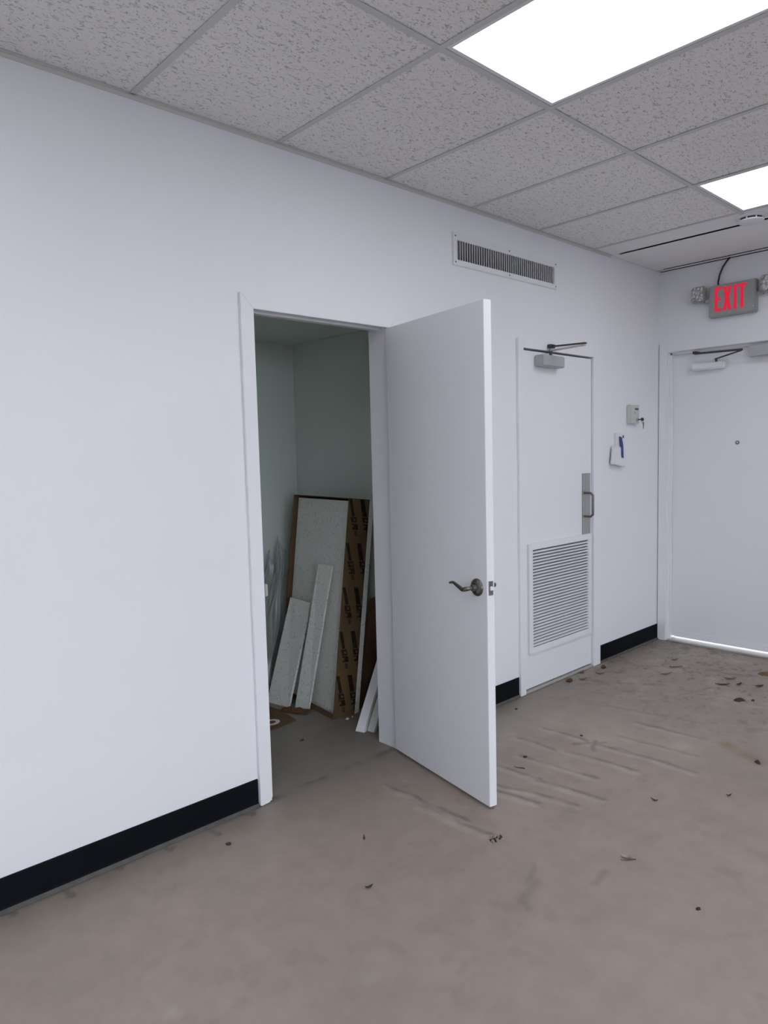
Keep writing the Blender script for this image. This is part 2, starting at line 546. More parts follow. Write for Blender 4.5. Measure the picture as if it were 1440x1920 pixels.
win = empty('window_1', (0, YR, WZ0), 'wide shop window in the wall behind the camera', 'window', kind='structure')
MB().ring((WX0, WZ0), (WX1, WZ1), (WX0 + 0.05, WZ0 + 0.05), (WX1 - 0.05, WZ1 - 0.05), YR - 0.10, YR - 0.04, 1).build('window_frame', M_STEEL, win)
for k in range(1, 4):
    xm = WX0 + (WX1 - WX0) * k / 4
    MB().box((xm - 0.025, YR - 0.10, WZ0 + 0.05), (xm + 0.025, YR - 0.04, WZ1 - 0.05)).build('mullion', M_STEEL, win)
for k in range(4):
    xa, xb = WX0 + (WX1 - WX0) * k / 4, WX0 + (WX1 - WX0) * (k + 1) / 4
    MB().box((xa + 0.025, YR - 0.073, WZ0 + 0.05), (xb - 0.025, YR - 0.067, WZ1 - 0.05)).build('pane', M_GLASS, win)
tag(MB().box((XF - 0.15, YR - 0.14, 0), (XF, 0.0, TOP)).build('wall_front', M_WALL), 'plain white wall at the near end', 'wall', kind='structure')
# closet shell
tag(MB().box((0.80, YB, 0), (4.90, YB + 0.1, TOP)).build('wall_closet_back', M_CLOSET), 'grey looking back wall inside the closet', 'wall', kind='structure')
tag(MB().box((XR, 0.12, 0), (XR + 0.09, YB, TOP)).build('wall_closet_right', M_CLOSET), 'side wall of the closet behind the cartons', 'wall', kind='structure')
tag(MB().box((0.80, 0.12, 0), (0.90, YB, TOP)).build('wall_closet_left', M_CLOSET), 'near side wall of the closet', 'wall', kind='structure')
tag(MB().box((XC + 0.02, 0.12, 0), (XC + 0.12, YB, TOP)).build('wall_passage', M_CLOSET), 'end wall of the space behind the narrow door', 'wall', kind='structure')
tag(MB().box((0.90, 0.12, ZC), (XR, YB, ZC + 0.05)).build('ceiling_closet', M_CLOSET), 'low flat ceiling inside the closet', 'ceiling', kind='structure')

# ------------------------------------------------------------------ ceiling: deck, tees, lay-in tiles
ceiling = MB().box((XF - 0.15, YR - 0.14, TOP), (XC + 0.14, YB + 0.1, TOP + 0.1)).build('ceiling', M_PLENUM)
tag(ceiling, 'suspended grid ceiling of fissured lay-in tiles', 'ceiling', kind='structure')
TW = 0.012          # half width of a tee flange
XE = X0 + 5 * TP    # last cross tee before the plain end strip (3.828)
rows = [(-0.012, YM), (YM, YM - 1.22), (YM - 1.22, YM - 2.44), (YM - 2.44, YM - 3.66), (YM - 3.66, YR + 0.01)]
xt = [X0 + TP * k for k in range(-6, 6)]


def tee(a, b, along):
    """inverted T: flange with a web, as one connected profile."""
    p = [(-TW, 0), (TW, 0), (TW, 0.0015), (0.0012, 0.0015), (0.0012, 0.028), (-0.0012, 0.028), (-0.0012, 0.0015), (-TW, 0.0015)]
    m = MB()
    if along == 'x':
        m.prism([(a[0], a[1] + q[0], H + q[1]) for q in p], (b[0] - a[0], 0, 0))
    else:
        m.prism([(a[0] + q[0], a[1], H + q[1]) for q in p], (0, b[1] - a[1], 0))
    return m


for j in range(4):
    y = YM - 1.22 * j
    tee((XF, y), (XC - 0.70, y), 'x').build('main_tee', M_TEE, ceiling)
LIGHT_BAYS = {(k, r) for k in (-5, -2, 1, 4) for r in (1, 3)}
for j, (ya, yb) in enumerate(rows):
    for x in xt:
        tee((x, ya - (TW if j else 0)), (x, yb + TW), 'y').build('cross_tee', M_TEE, ceiling)
tile_mesh = {}
for j, (ya, yb) in enumerate(rows):
    for k in range(-6, 5):
        if (k, j) in LIGHT_BAYS:
            continue
        xa, xb = X0 + TP * k, X0 + TP * (k + 1)
        dy = round(ya - yb, 4)
        if dy not in tile_mesh:
            o = MB().box((-TP / 2 + 0.003, -dy / 2 + 0.003, 0), (TP / 2 - 0.003, dy / 2 - 0.003, 0.016)).build('ceiling_tile', M_TILE, ceiling)
            tile_mesh[dy] = o.data
        else:
            o = bpy.data.objects.new('ceiling_tile', tile_mesh[dy])
            COL.objects.link(o)
            o.parent = ceiling
        o.location = ((xa + xb) / 2, (ya + yb) / 2, H + 0.0030 + 0.0012 * random.random())
# plain end strip: narrow boards, an open black slot, and smooth panels by the end wall
for ya, yb in rows[:3]:
    MB().box((XE + 0.002, yb + 0.003, H + 0.002), (4.050, ya - 0.003, H + 0.014)).build('ceiling_tile', M_TILE_PLAIN, ceiling)
MB().box((4.077, -1.90, H - 0.001), (4.680, -0.055, H + 0.0015)).build('ceiling_panel', M_TILE_PLAIN, ceiling)
MB().box((4.052, -0.052, H), (4.70, -0.004, H + 0.012)).build('ceiling_panel', M_TILE_PLAIN, ceiling)
MB().box((4.7005, -1.90, H - 0.001), (4.7015, -0.006, H + 0.045)).build('gap_shade_strip', M_PLENUM, ceiling)  # black strip added so the gap beside the panel looks unlit
MB().box((XC - 0.003, -1.90, H - 0.004), (XC - 0.0005, -0.006, H + 0.045)).build('gap_shade_strip', M_PLENUM, ceiling)  # black strip painted in as the shadow line at the wall joint
MB().box((4.702, -1.90, H), (XC - 0.008, -0.008, H + 0.002)).build('ceiling_panel', M_TILE_PLAIN, ceiling)
MB().box((4.052, -3.2, H + 0.004), (XC - 0.001, -1.905, H + 0.016)).build('ceiling_panel', M_TILE_PLAIN, ceiling)
MB().box((XE + 0.002, YR + 0.01, H + 0.004), (XC - 0.001, -3.35, H + 0.016)).build('ceiling_panel', M_TILE_PLAIN, ceiling)
# wall angle
ang = lambda: [(-0.0005, -0.013), (-0.0005, 0.002), (-0.018, 0.002), (-0.018, 0.0), (-0.003, 0.0), (-0.003, -0.013)]
MB().prism([(XF, p[0], H + p[1]) for p in ang()], (4.05 - XF, 0, 0)).build('wall_angle', M_TEE, ceiling)


# ------------------------------------------------------------------ lay-in lights
def troffer(xc, yc, label):
    e = empty('ceiling_light', (xc, yc, H), label, 'light', 'recessed ceiling lights')
    hx, hy = TP / 2 - 0.013, 0.61 - 0.013
    MB().ring((xc - hx, yc - hy), (xc + hx, yc + hy), (xc - hx + 0.016, yc - hy + 0.016), (xc + hx - 0.016, yc + hy - 0.016), H + 0.002, H + 0.034, 2).build('frame', M_WHITEMETAL, e)
    MB().box((xc - hx + 0.0155, yc - hy + 0.0155, H + 0.026), (xc + hx - 0.0155, yc + hy - 0.0155, H + 0.030)).build('diffuser', M_PANEL, e)
    MB().box((xc - hx + 0.002, yc - hy + 0.002, H + 0.0345), (xc + hx - 0.002, yc + hy - 0.002, H + 0.085)).build('housing', M_WHITEMETAL, e)


LBL = {(1, 1): 'large glowing panel in the ceiling above the open closet door',
       (4, 1): 'small looking glowing ceiling panel beside the smoke detector',
       (-2, 1): 'glowing ceiling panel above the near stretch of long wall',
       (-5, 1): 'glowing ceiling panel beside the near end wall',
       (-5, 3): 'glowing ceiling panel in the corner of near end wall and shop window',
       (-2, 3): 'glowing ceiling panel just behind where the camera stands',
       (1, 3): 'glowing ceiling panel in the middle of the shop window side',
       (4, 3): 'glowing ceiling panel at the far end of the shop window side'}
for k, r in sorted(LIGHT_BAYS):
    troffer(X0 + TP * (k + 0.5), sum(rows[r]) / 2, LBL[(k, r)])

# ------------------------------------------------------------------ baseboards
def baseboard(name, x0, x1, label):
    prof = [(0.0, 0.118), (-0.0045, 0.118), (-0.006, 0.113), (-0.006, 0.022), (-0.008, 0.014), (0.0, 0.014)]
    b = MB().prism([(x0, p[0], p[1]) for p in prof], (x1 - x0, 0, 0)).build(name, M_BASE)
    tag(b, label, 'baseboard', kind='structure')
    toe = [(0.0, 0.014), (-0.008, 0.014), (-0.018, 0.003), (-0.018, 0.0005), (0.0, 0.0005)]
    MB().prism([(x0, p[0], p[1]) for p in toe], (x1 - x0, 0, 0)).build('toe', M_TOE, b)


baseboard('baseboard_left', XF, 1.174, 'black vinyl base along the near stretch of wall')
baseboard('baseboard_left', 2.062, 2.992, 'black vinyl base between the open door and the narrow door')
baseboard('baseboard_left', 3.898, XC - 0.004, 'black vinyl base between the narrow door and the corner')

# ------------------------------------------------------------------ door_1: closet doorway with the open leaf
d1 = empty('door_1', (1.61, 0, 0), 'plain white closet door standing open into the room', 'door', kind='structure')
CT = 0.016


def casing_vertical(xa, xb, ztop, inner, parent, taper=True):
    """flat casing with eased edges and a worn rounded foot; inner = side of the opening (+1 right)."""
    zt_o, zt_i = ztop, ztop - abs(xb - xa)
    xo, xi = (xa, xb) if inner > 0 else (xb, xa)
    foot = [(xo, 0.004), (xo + (xi - xo) * 0.12, 0.001), (xo + (xi - xo) * 0.75, 0.004), (xi, 0.022)] if taper else [(xo, 0.001), (xi, 0.001)]
    poly = [(xo, zt_o)] + foot + [(xi, zt_i)]
    return MB().prism([(x, -CT, z) for x, z in poly], (0, CT, 0)).build('casing', M_TRIM, parent, bevel=0.0012)


def casing_head(xa, xb, w, ztop, parent):
    poly = [(xa, ztop), (xa + w, ztop - w), (xb - w, ztop - w), (xb, ztop)]
    return MB().prism([(x, -CT, z) for x, z in poly], (0, CT, 0)).build('casing', M_TRIM, parent, bevel=0.0012)


casing_vertical(1.178, 1.238, 2.108, 1, d1)
casing_vertical(1.982, 2.042, 2.108, -1, d1)
casing_head(1.178, 2.042, 0.060, 2.108, d1)
MB().box((1.226, 0.0, 0), (1.244, 0.12, 2.054)).build('jamb', M_TRIM, d1)
MB().box((1.976, 0.0, 0), (1.994, 0.12, 2.054)).build('jamb', M_TRIM, d1)
MB().box((1.226, 0.0, 2.054), (1.994, 0.12, 2.067)).build('jamb', M_TRIM, d1)
MB().box((1.244, 0.045, 0), (1.254, 0.080, 2.044)).build('door_stop', M_TRIM, d1)
MB().box((1.244, 0.045, 2.044), (1.976, 0.080, 2.054)).build('door_stop', M_TRIM, d1)
tag(MB().prism([(1.240, -0.0185, 0.880), (1.252, -0.0185, 0.884), (1.252, -0.0185, 0.930), (1.240, -0.0185, 0.934)], (0, 0.012, 0)).build('strike_plate', M_SILL, d1, bevel=0.001), 'small painted metal strike lip')

LA = Vector((1.953, -0.024, 0))     # hinge end of the face that looks into the closet
LT = Vector((1.8175, -0.7165, 0))   # free end
ld = (LT - LA).normalized()         # along the leaf
ln = Vector((ld.y, -ld.x, 0))       # out of that face, to the left
if ln.x > 0: ln = -ln
LTH = 0.038
poly = [LA, LT, LT - ln * LTH, LA - ln * LTH]
leaf = MB().prism([(p.x, p.y, 0.012) for p in poly], (0, 0, 2.028)).build('door_leaf', M_DOOR, d1, bevel=0.0015)


def lever_set(side):
    n = ln if side > 0 else -ln
    c = LT - ld * 0.060 + Vector((0, 0, 0.911))
    if side < 0: c = c - ln * LTH
    h = MB().lathe([(0.036, 0), (0.036, 0.004), (0.033, 0.008), (0.026, 0.011), (0.014, 0.013), (0.012, 0.03)], c, n, 28).build('lever_handle', M_NICKEL, d1, smooth=40)
    b = -ld
    up = Vector((0, 0, 1))
    path, rad = [], []
    for i in range(19):
        t = i / 18
        if t < 0.25:
            q = c + n * (0.012 + 0.043 * t / 0.25)
        else:
            s = (t - 0.25) / 0.75
            q = c + n * (0.055 - 0.006 * s) + b * (0.118 * s) + up * (-0.010 * math.sin(s * 2.6) * (1 - s) * 1.6 + 0.020 * max(0, s - 0.25) / 0.75 * (1.9 - s) - 0.010 * max(0, s - 0.80) / 0.2)
        path.append(q)
        rad.append(0.0085 if t < 0.2 else 0.0095 if t < 0.35 else 0.0095 - 0.0045 * (t - 0.35) / 0.65)
    MB().tube(path, rad, 12).build('lever', M_NICKEL, h, smooth=50)
    return h


lever_set(1)
lever_set(-1)
ec = LT - ln * (LTH / 2) + Vector((0, 0, 0.913))
fa, fb = ln * 0.0125, Vector((0, 0, 0.029))
lp = MB().slab([ec - fa - fb, ec + fa - fb, ec + fa + fb, ec - fa + fb], 0.0012).build('latch_plate', M_STEEL, d1)
lb = [ec + ld * 0.001 - ln * 0.006 - Vector((0, 0, 0.008)), ec + ld * 0.001 + ln * 0.006 - Vector((0, 0, 0.008)), ec + ld * 0.001 + ln * 0.006 + Vector((0, 0, 0.008)), ec + ld * 0.001 - ln * 0.006 + Vector((0, 0, 0.008))]
MB().prism(lb, ld * 0.008).build('latch_bolt', M_WHITEMETAL, lp, bevel=0.001)
for z in (0.25, 1.03, 1.80):
    MB().tube([(1.998, -0.020, z - 0.045), (1.998, -0.020, z + 0.045)], 0.005, 10).build('hinge', M_NICKEL, d1)

# ------------------------------------------------------------------ door_2: narrow shut door with louver and pull
d2 = empty('door_2', (3.43, 0, 0), 'narrow shut white door with a louver grille and steel pull', 'door', kind='structure')
MB().box((2.998, -CT, 0.001), (3.050, 0, 2.096)).build('casing', M_TRIM, d2, bevel=0.001)
MB().box((3.812, -CT, 0.001), (3.896, 0, 2.096)).build('casing', M_TRIM, d2, bevel=0.001)
MB().box((3.050, -CT, 2.044), (3.812, 0, 2.096)).build('casing', M_TRIM, d2)
MB().box((3.036, 0, 0.0), (3.050, 0.12, 2.044)).build('jamb', M_TRIM, d2)
MB().box((3.812, 0, 0.0), (3.824, 0.12, 2.044)).build('jamb', M_TRIM, d2)
MB().box((3.036, 0, 2.044), (3.824, 0.12, 2.051)).build('jamb', M_TRIM, d2)
MB().box((3.0545, 0.002, 0.020), (3.8085, 0.044, 2.034)).build('door_leaf', M_DOOR, d2, bevel=0.0015)
MB().box((3.051, -0.014, 0.0005), (3.811, 0.11, 0.013)).build('threshold', M_SILL, d2, bevel=0.002)
# louver grille
lg = MB().ring((3.092, 0.232), (3.790, 0.900), (3.130, 0.270), (3.752, 0.862), -0.013, 0.002, 1).build('louver_grille', M_WHITEMETAL, d2, bevel=0.002)
MB().box((3.128, -0.0005, 0.268), (3.754, 0.0015, 0.864)).build('shade_backing', M_PRINT_AND_GAP, lg)  # dark grey sheet colours in the shade between the slats
NS = 31
sl = None
for i in range(NS):
    z = 0.274 + (0.858 - 0.274) * (i + 0.5) / NS
    if sl is None:
        sl = MB().prism([(3.129, -0.0015, 0.0030), (3.129, -0.0125, -0.0030), (3.129, -0.0125, -0.0060), (3.129, -0.0015, 0.0000)], (0.624, 0, 0)).build('slat', M_WHITEMETAL, lg)
        o = sl
    else:
        o = sl.copy()
        COL.objects.link(o)
    o.location.z = z
# push plate and D pull
pp = MB().box((3.694, -0.0035, 0.890), (3.790, 0.002, 1.297)).build('pull_plate', M_STEEL, d2, bevel=0.001)
xg, pts = 3.716, []
for i in range(13):
    a = math.pi * i / 12
    pts.append((xg, -0.004 - 0.062 * min(1, math.sin(a) * 1.45), 1.094 - 0.076 * max(-1, min(1, math.cos(a) * 1.15))))
pts = [(xg, -0.002, pts[0][2])] + pts[1:-1] + [(xg, -0.002, pts[-1][2])]
MB().tube(pts, 0.0075, 12).build('pull_grip', M_NICKEL, pp, smooth=50)
for z in (1.815, 1.068, 0.322):
    h = MB().tube([(3.0525, -0.006, z - 0.05), (3.0525, -0.006, z - 0.017), (3.0525, -0.006, z + 0.017), (3.0525, -0.006, z + 0.05)], [0.005, 0.0055, 0.0055, 0.005], 10).build('hinge', M_CLOSER, d2)
# surface closer
dc = MB().box((3.178, -0.058, 1.945), (3.412, 0.002, 2.012)).build('door_closer', M_CLOSER, d2, bevel=0.006)
MB().tube([(3.300, -0.030, 2.010), (3.300, -0.030, 2.050)], 0.009, 10).build('spindle', M_DKSTEEL, dc)
el = Vector((3.300, -0.255, 2.052))
MB().prism([(3.289, -0.030, 2.040), (3.311, -0.030, 2.040), (3.309, -0.262, 2.044), (3.291, -0.262, 2.044)], (0, 0, 0.008)).build('closer_arm', M_SILL, dc)
MB().prism([(3.290, -0.266, 2.054), (3.311, -0.266, 2.054), (3.318, -0.020, 2.064), (3.298, -0.020, 2.064)], (0, 0, 0.009)).build('closer_arm', M_DKSTEEL, dc)
MB().box((3.284, -0.044, 2.058), (3.330, -0.0155, 2.080)).build('arm_shoe', M_DKSTEEL, dc, bevel=0.002)

# ------------------------------------------------------------------ door_3: exterior door in the end wall
d3 = empty('door_3', (XC, -0.57, 0), 'wide white exterior door with daylight under it', 'door', kind='structure')
YL, YRR = -0.006, -1.140


def frame_leg(ya, s):
    """steel frame profile: face, return, stop and rabbet; s=+1 opening towards -y."""
    p = [(XC - 0.016, ya), (XC - 0.016, ya - s * 0.062), (XC + 0.030, ya - s * 0.062), (XC + 0.030, ya - s * 0.078), (XC + 0.052, ya - s * 0.078),
         (XC + 0.052, ya - s * 0.064), (XC + 0.135, ya - s * 0.064), (XC + 0.135, ya - s * 0.050), (XC, ya - s * 0.050), (XC, ya)]
    return MB().prism([(x, y, 0.0) for x, y in p], (0, 0, 2.202)).build('frame_leg', M_TRIM, d3, bevel=0.0015)


tag(frame_leg(YL, 1), None)
frame_leg(YRR, -1)
p = [(XC - 0.016, 2.202), (XC - 0.016, 2.140), (XC + 0.030, 2.140), (XC + 0.030, 2.122), (XC + 0.052, 2.122), (XC + 0.052, 2.1345), (XC + 0.135, 2.1345), (XC + 0.135, 2.15), (XC, 2.15), (XC, 2.202)]
MB().prism([(x, YL - 0.062, z) for x, z in p], (0, YRR - YL + 0.124, 0)).build('frame_head', M_TRIM, d3, bevel=0.0015)
MB().box((XC + 0.054, YRR + 0.068, 0.030), (XC + 0.099, YL - 0.068, 2.131)).build('door_leaf', M_DOOR, d3, bevel=0.0015)
MB().box((XC - 0.02, YRR + 0.080, 0.0005), (XC + 0.135, YL - 0.080, 0.012)).build('threshold', M_SILL, d3, bevel=0.003)
XD = XC + 0.054
MB().box((XD - 0.004, YRR + 0.10, 0.027), (XD, YL - 0.10, 0.072)).build('door_sweep', M_TRIM, d3, bevel=0.001)
ph = MB().lathe([(0.0125, 0), (0.0125, 0.003), (0.009, 0.005)], (XD, -0.540, 1.472), (-1, 0, 0), 20).build('peephole', M_DKSTEEL, d3, smooth=40)
MB().lathe([(0.007, 0.0045), (0.005, 0.0075), (0.001, 0.0085)], (XD, -0.540, 1.472), (-1, 0, 0), 16).build('lens', M_WHITEMETAL, ph, smooth=60)
c3 = MB().box((XD - 0.055, -0.462, 1.990), (XD, -0.232, 2.038)).build('door_closer', M_WHITEMETAL, d3, bevel=0.008)
MB().lathe([(0.012, 0), (0.012, 0.006), (0.008, 0.008)], (XD - 0.030, -0.350, 1.990), (0, 0, -1), 14).build('valve_cap', M_WHITEMETAL, c3)
MB().tube([(XD - 0.030, -0.400, 2.030), (XD - 0.030, -0.400, 2.064)], 0.008, 10).build('spindle', M_DKSTEEL, c3)
MB().slab([(XD - 0.042, -0.392, 2.062), (XD - 0.028, -0.392, 2.062), (XC - 0.066, -0.602, 2.090), (XC - 0.080, -0.602, 2.090)], 0.008).build('closer_arm', M_DKSTEEL, c3)
MB().slab([(XC - 0.066, -0.610, 2.098), (XC - 0.080, -0.610, 2.098), (XC - 0.032, -0.270, 2.112), (XC - 0.018, -0.270, 2.112)], 0.013).build('closer_arm', M_DKSTEEL, c3)
MB().box((XC - 0.036, -0.286, 2.104), (XC + 0.029, -0.258, 2.122)).build('arm_shoe', M_DKSTEEL, c3, bevel=0.002)
MB().box((XC - 0.020, -0.900, 2.046), (XC + 0.029, -0.628, 2.118)).build('magnetic_lock', M_CLOSER, d3, bevel=0.002)

# ------------------------------------------------------------------ wall vent
v = empty('wall_vent', (2.935, 0, 2.50), 'long white wall vent with upright fins above the narrow door', 'vent')
MB().ring((2.463, 2.417), (3.407, 2.583), (2.493, 2.447), (3.377, 2.545), -0.008, 0.001, 1).build('frame', M_WHITEMETAL, v, bevel=0.0025)
MB().ring((2.488, 2.441), (3.382, 2.549), (2.4895, 2.4425), (3.3805, 2.5475), 0.006, 0.300, 1).build('duct', M_CLOSER, v)
MB().box((2.488, 0.300, 2.441), (3.382, 0.303, 2.549)).build('duct_back', M_PLENUM, v)
fin = None
for i in range(45):
    x = 2.502 + (3.368 - 2.502) * i / 44
    if fin is None:
        fin = MB().prism([(-0.0016, -0.004, 2.446), (0.0016, -0.004, 2.446), (0.0016, 0.0015, 2.446), (-0.0016, 0.0015, 2.446)], (0, 0, 0.100)).build('fin', M_FIN, v)
        o = fin
    else:
        o = fin.copy()
        COL.objects.link(o)
    o.location.x = x
for x in (2.480, 2.935, 3.392):
    for z in (2.433, 2.564):
        MB().lathe([(0.0045, 0), (0.003, 0.002)], (x, -0.008, z), (0, -1, 0), 10).build('screw', M_DKSTEEL, v)

# ------------------------------------------------------------------ smoke detector
sd = empty('smoke_detector', (3.945, -0.915, H), 'round white smoke detector on the ceiling by the end light', 'smoke detector')
MB().lathe([(0.082, 0.0), (0.082, 0.008), (0.074, 0.0125)], (3.945, -0.915, H + 0.002), (0, 0, -1), 36).build('base', M_PLASTIC, sd, smooth=30)
MB().lathe([(0.060, 0.012), (0.060, 0.024)], (3.945, -0.915, H + 0.002), (0, 0, -1), 30).build('sensor_slot', M_BLACK, sd, smooth=30)
MB().lathe([(0.067, 0.0235), (0.067, 0.029), (0.055, 0.035), (0.020, 0.037)], (3.945, -0.915, H + 0.002), (0, 0, -1), 36).build('cover', M_PLASTIC, sd, smooth=30)
for k in range(8):
    a = 2 * math.pi * k / 8
    MB().prism([(3.945 + 0.064 * math.cos(a + d), -0.915 + 0.064 * math.sin(a + d), H - 0.010) for d in (-0.05, 0.05)] +
               [(3.945 + 0.056 * math.cos(a + d), -0.915 + 0.056 * math.sin(a + d), H - 0.010) for d in (0.05, -0.05)], (0, 0, -0.012)).build('rib', M_PLASTIC, sd)

# ------------------------------------------------------------------ exit sign with twin lamp heads
ex = empty('exit_sign', (XC, -0.52, 2.44), 'grey box sign with glowing red EXIT above the exterior door', 'sign')
YA, YZ, ZA, ZZ = -0.375, -0.680, 2.333, 2.548
MB().box((XC - 0.052, YZ, ZA), (XC - 0.001, YA, ZZ)).build('housing', M_EXITGREY, ex, bevel=0.006)
XL = XC - 0.0525
LH, Z0 = 0.160, 2.370


def letter(poly, y0):
    MB().prism([(XL, y0 - u, Z0 + w) for u, w in poly], (-0.0015, 0, 0)).build('letter', M_EXITRED, ex)


s = 0.017
letter([(0, 0), (0.046, 0), (0.046, s), (s, s), (s, LH / 2 - s / 2), (0.040, LH / 2 - s / 2), (0.040, LH / 2 + s / 2), (s, LH / 2 + s / 2), (s, LH - s), (0.046, LH - s), (0.046, LH), (0, LH)], -0.416)
letter([(0, 0), (0.021, 0), (0.0275, 0.055), (0.034, 0), (0.055, 0), (0.039, LH / 2), (0.055, LH), (0.034, LH), (0.0275, LH - 0.055), (0.021, LH), (0, LH), (0.016, LH / 2)], -0.470)
letter([(0, 0), (0.019, 0), (0.019, LH), (0, LH)], -0.540)
letter([(0.018, 0), (0.036, 0), (0.036, LH - s), (0.054, LH - s), (0.054, LH), (0, LH), (0, LH - s), (0.018, LH - s)], -0.567)
MB().lathe([(0.004, 0), (0.003, 0.003)], (XL, -0.665, 2.372), (-1, 0, 0), 10).build('test_button', M_WHITEMETAL, ex)


def lens_material():
    m, t, b = material('faceted_reflector', (0.75, 0.74, 0.74), 0.22, 0.25)
    tc = nd(t, 'ShaderNodeTexCoord')
    vo = nd(t, 'ShaderNodeTexVoronoi', i_Scale=55.0)
    t.links.new(tc.outputs['Object'], vo.inputs['Vector'])
    bp = nd(t, 'ShaderNodeBump', i_Strength=1.0, i_Distance=0.02)
    t.links.new(vo.outputs['Distance'], bp.inputs['Height'])
    t.links.new(bp.outputs[0], b.inputs['Normal'])
    r = nd(t, 'ShaderNodeMix', data_type='RGBA')
    r.inputs[6].default_value = (1.0, 1.0, 1.0, 1)
    r.inputs[7].default_value = (0.30, 0.29, 0.29, 1)
    t.links.new(vo.outputs['Distance'], r.inputs[0])
    t.links.new(r.outputs[2], b.inputs['Base Color'])
    return m


M_LENS = lens_material()
for yc in (-0.304, -0.758):
    sgn = 1 if yc > -0.5 else -1
    h = MB().box((XC - 0.075, yc - 0.046, 2.447), (XC - 0.018, yc + 0.046, 2.556)).build('lamp_head', M_EXITGREY, ex, bevel=0.010)
    MB().box((XC - 0.084, yc - 0.040, 2.454), (XC - 0.072, yc + 0.040, 2.549)).build('lens', M_LENS, h, bevel=0.005)
    ya = yc - sgn * 0.040
    MB().box((XC - 0.040, min(ya, ya - sgn * 0.036), 2.440), (XC - 0.018, max(ya, ya - sgn * 0.036), 2.462)).build('swivel', M_EXITGREY, h)
tag(MB().tube([(XC - 0.022, -0.425, 2.546), (XC - 0.020, -0.424, 2.575), (XC - 0.018, -0.432, 2.62), (XC - 0.017, -0.452, 2.67), (XC - 0.016, -0.478, 2.705), (XC - 0.016, -0.500, H)], 0.006, 8).build('power_cable', M_BLACK, smooth=60),
    'short black cable curving from the ceiling down to the exit sign', 'cable')

# ------------------------------------------------------------------ key switch with keys
ks = empty('key_switch', (4.33, 0, 1.69), 'small square cream key switch box high beside the exterior door', 'switch')
MB().box((4.268, -0.034, 1.622), (4.388, -0.0005, 1.752)).build('housing', M_CREAM, ks, bevel=0.004)
MB().box((4.325, -0.0352, 1.716), (4.372, -0.034, 1.730)).build('printed_legend', M_PRINT_AND_GAP, ks)
MB().box((4.318, -0.0352, 1.690), (4.330, -0.034, 1.704)).build('printed_legend', M_REDPRINT, ks)
MB().box((4.352, -0.0352, 1.678), (4.380, -0.034, 1.684)).build('printed_legend', M_CREAM, ks)
MB().lathe([(0.012, 0), (0.012, 0.006), (0.010, 0.008)], (4.356, -0.034, 1.650), (0, -1, 0), 18).build('lock_cylinder', M_STEEL, ks)
kp = MB().box((4.353, -0.068, 1.646), (4.359, -0.042, 1.654)).build('key', M_DKSTEEL, ks)
MB().lathe([(0.012, -0.0012), (0.012, 0.0012)], (4.356, -0.072, 1.650), (1, 0, 0), 16).build('key_bow', M_DKSTEEL, kp)
ringp = [(4.358 + 0.016 * math.sin(2 * math.pi * k / 12), -0.072, 1.640 + 0.012 * math.cos(2 * math.pi * k / 12)) for k in range(13)]
MB().tube(ringp, 0.0016, 6).build('key_ring', M_NICKEL, kp)
MB().prism([(4.366, -0.071, 1.630), (4.384, -0.071, 1.630), (4.382, -0.071, 1.612), (4.377, -0.071, 1.585), (4.373, -0.071, 1.585), (4.370, -0.071, 1.612)], (0, 0.002, 0)).build('key', M_NICKEL, ks)

# ------------------------------------------------------------------ thermostat hanging off its plate, held by blue tape
th = empty('thermostat', (4.15, 0, 1.44), 'loose white thermostat cover hanging crooked under its wall plate', 'thermostat')
MB().box((4.100, -0.022, 1.440), (4.222, -0.0005, 1.556)).build('wall_plate', M_PLASTIC, th, bevel=0.003)
MB().box((4.175, -0.0235, 1.522), (4.190, -0.0215, 1.540)).build('screw_hole', M_BLACK, th)
cv = MB().prism([(4.018, -0.038, 1.348), (4.196, -0.038, 1.322), (4.204, -0.038, 1.452), (4.040, -0.038, 1.472)], (0, 0.022, 0)).build('cover', M_PLASTIC, th, bevel=0.004)
MB().prism([(4.045, -0.0387, 1.366), (4.180, -0.0387, 1.346), (4.181, -0.0387, 1.376), (4.049, -0.0387, 1.392)], (0, 0.0008, 0)).build('display', M_WHITEMETAL, cv)
tp = MB().prism([(4.128, -0.0405, 1.390), (4.158, -0.0405, 1.384), (4.152, -0.0405, 1.470), (4.160, -0.0260, 1.528), (4.124, -0.0260, 1.534), (4.122, -0.0405, 1.470)], (0, 0.0008, 0))
tag(tp.build('tape_strip', M_TAPE), 'strip of blue painters tape stuck down the thermostat', 'tape')

# ------------------------------------------------------------------ carton of ceiling tiles leaning in the closet
O = Vector((2.000, 0.519, 0.002))
ew = Vector((0.115, 0.993, 0)).normalized()
eh = (Vector((2.150, 0.540, 1.216)) - Vector((2.0, 0.519, 0))).normalized()
eh = (eh - ew * eh.dot(ew)).normalized()
en = ew.cross(eh)
if en.x < 0: en = -en
CW, CH, CD = 0.612, 1.225, 0.140


def C(u, w, d):
    return O + ew * u + eh * w + en * d


def cbox(a, b):
    (u0, w0, d0), (u1, w1, d1) = a, b
    return MB().hexa([C(u0, w0, d0), C(u1, w0, d0), C(u1, w0, d1), C(u0, w0, d1), C(u0, w1, d0), C(u1, w1, d0), C(u1, w1, d1), C(u0, w1, d1)])


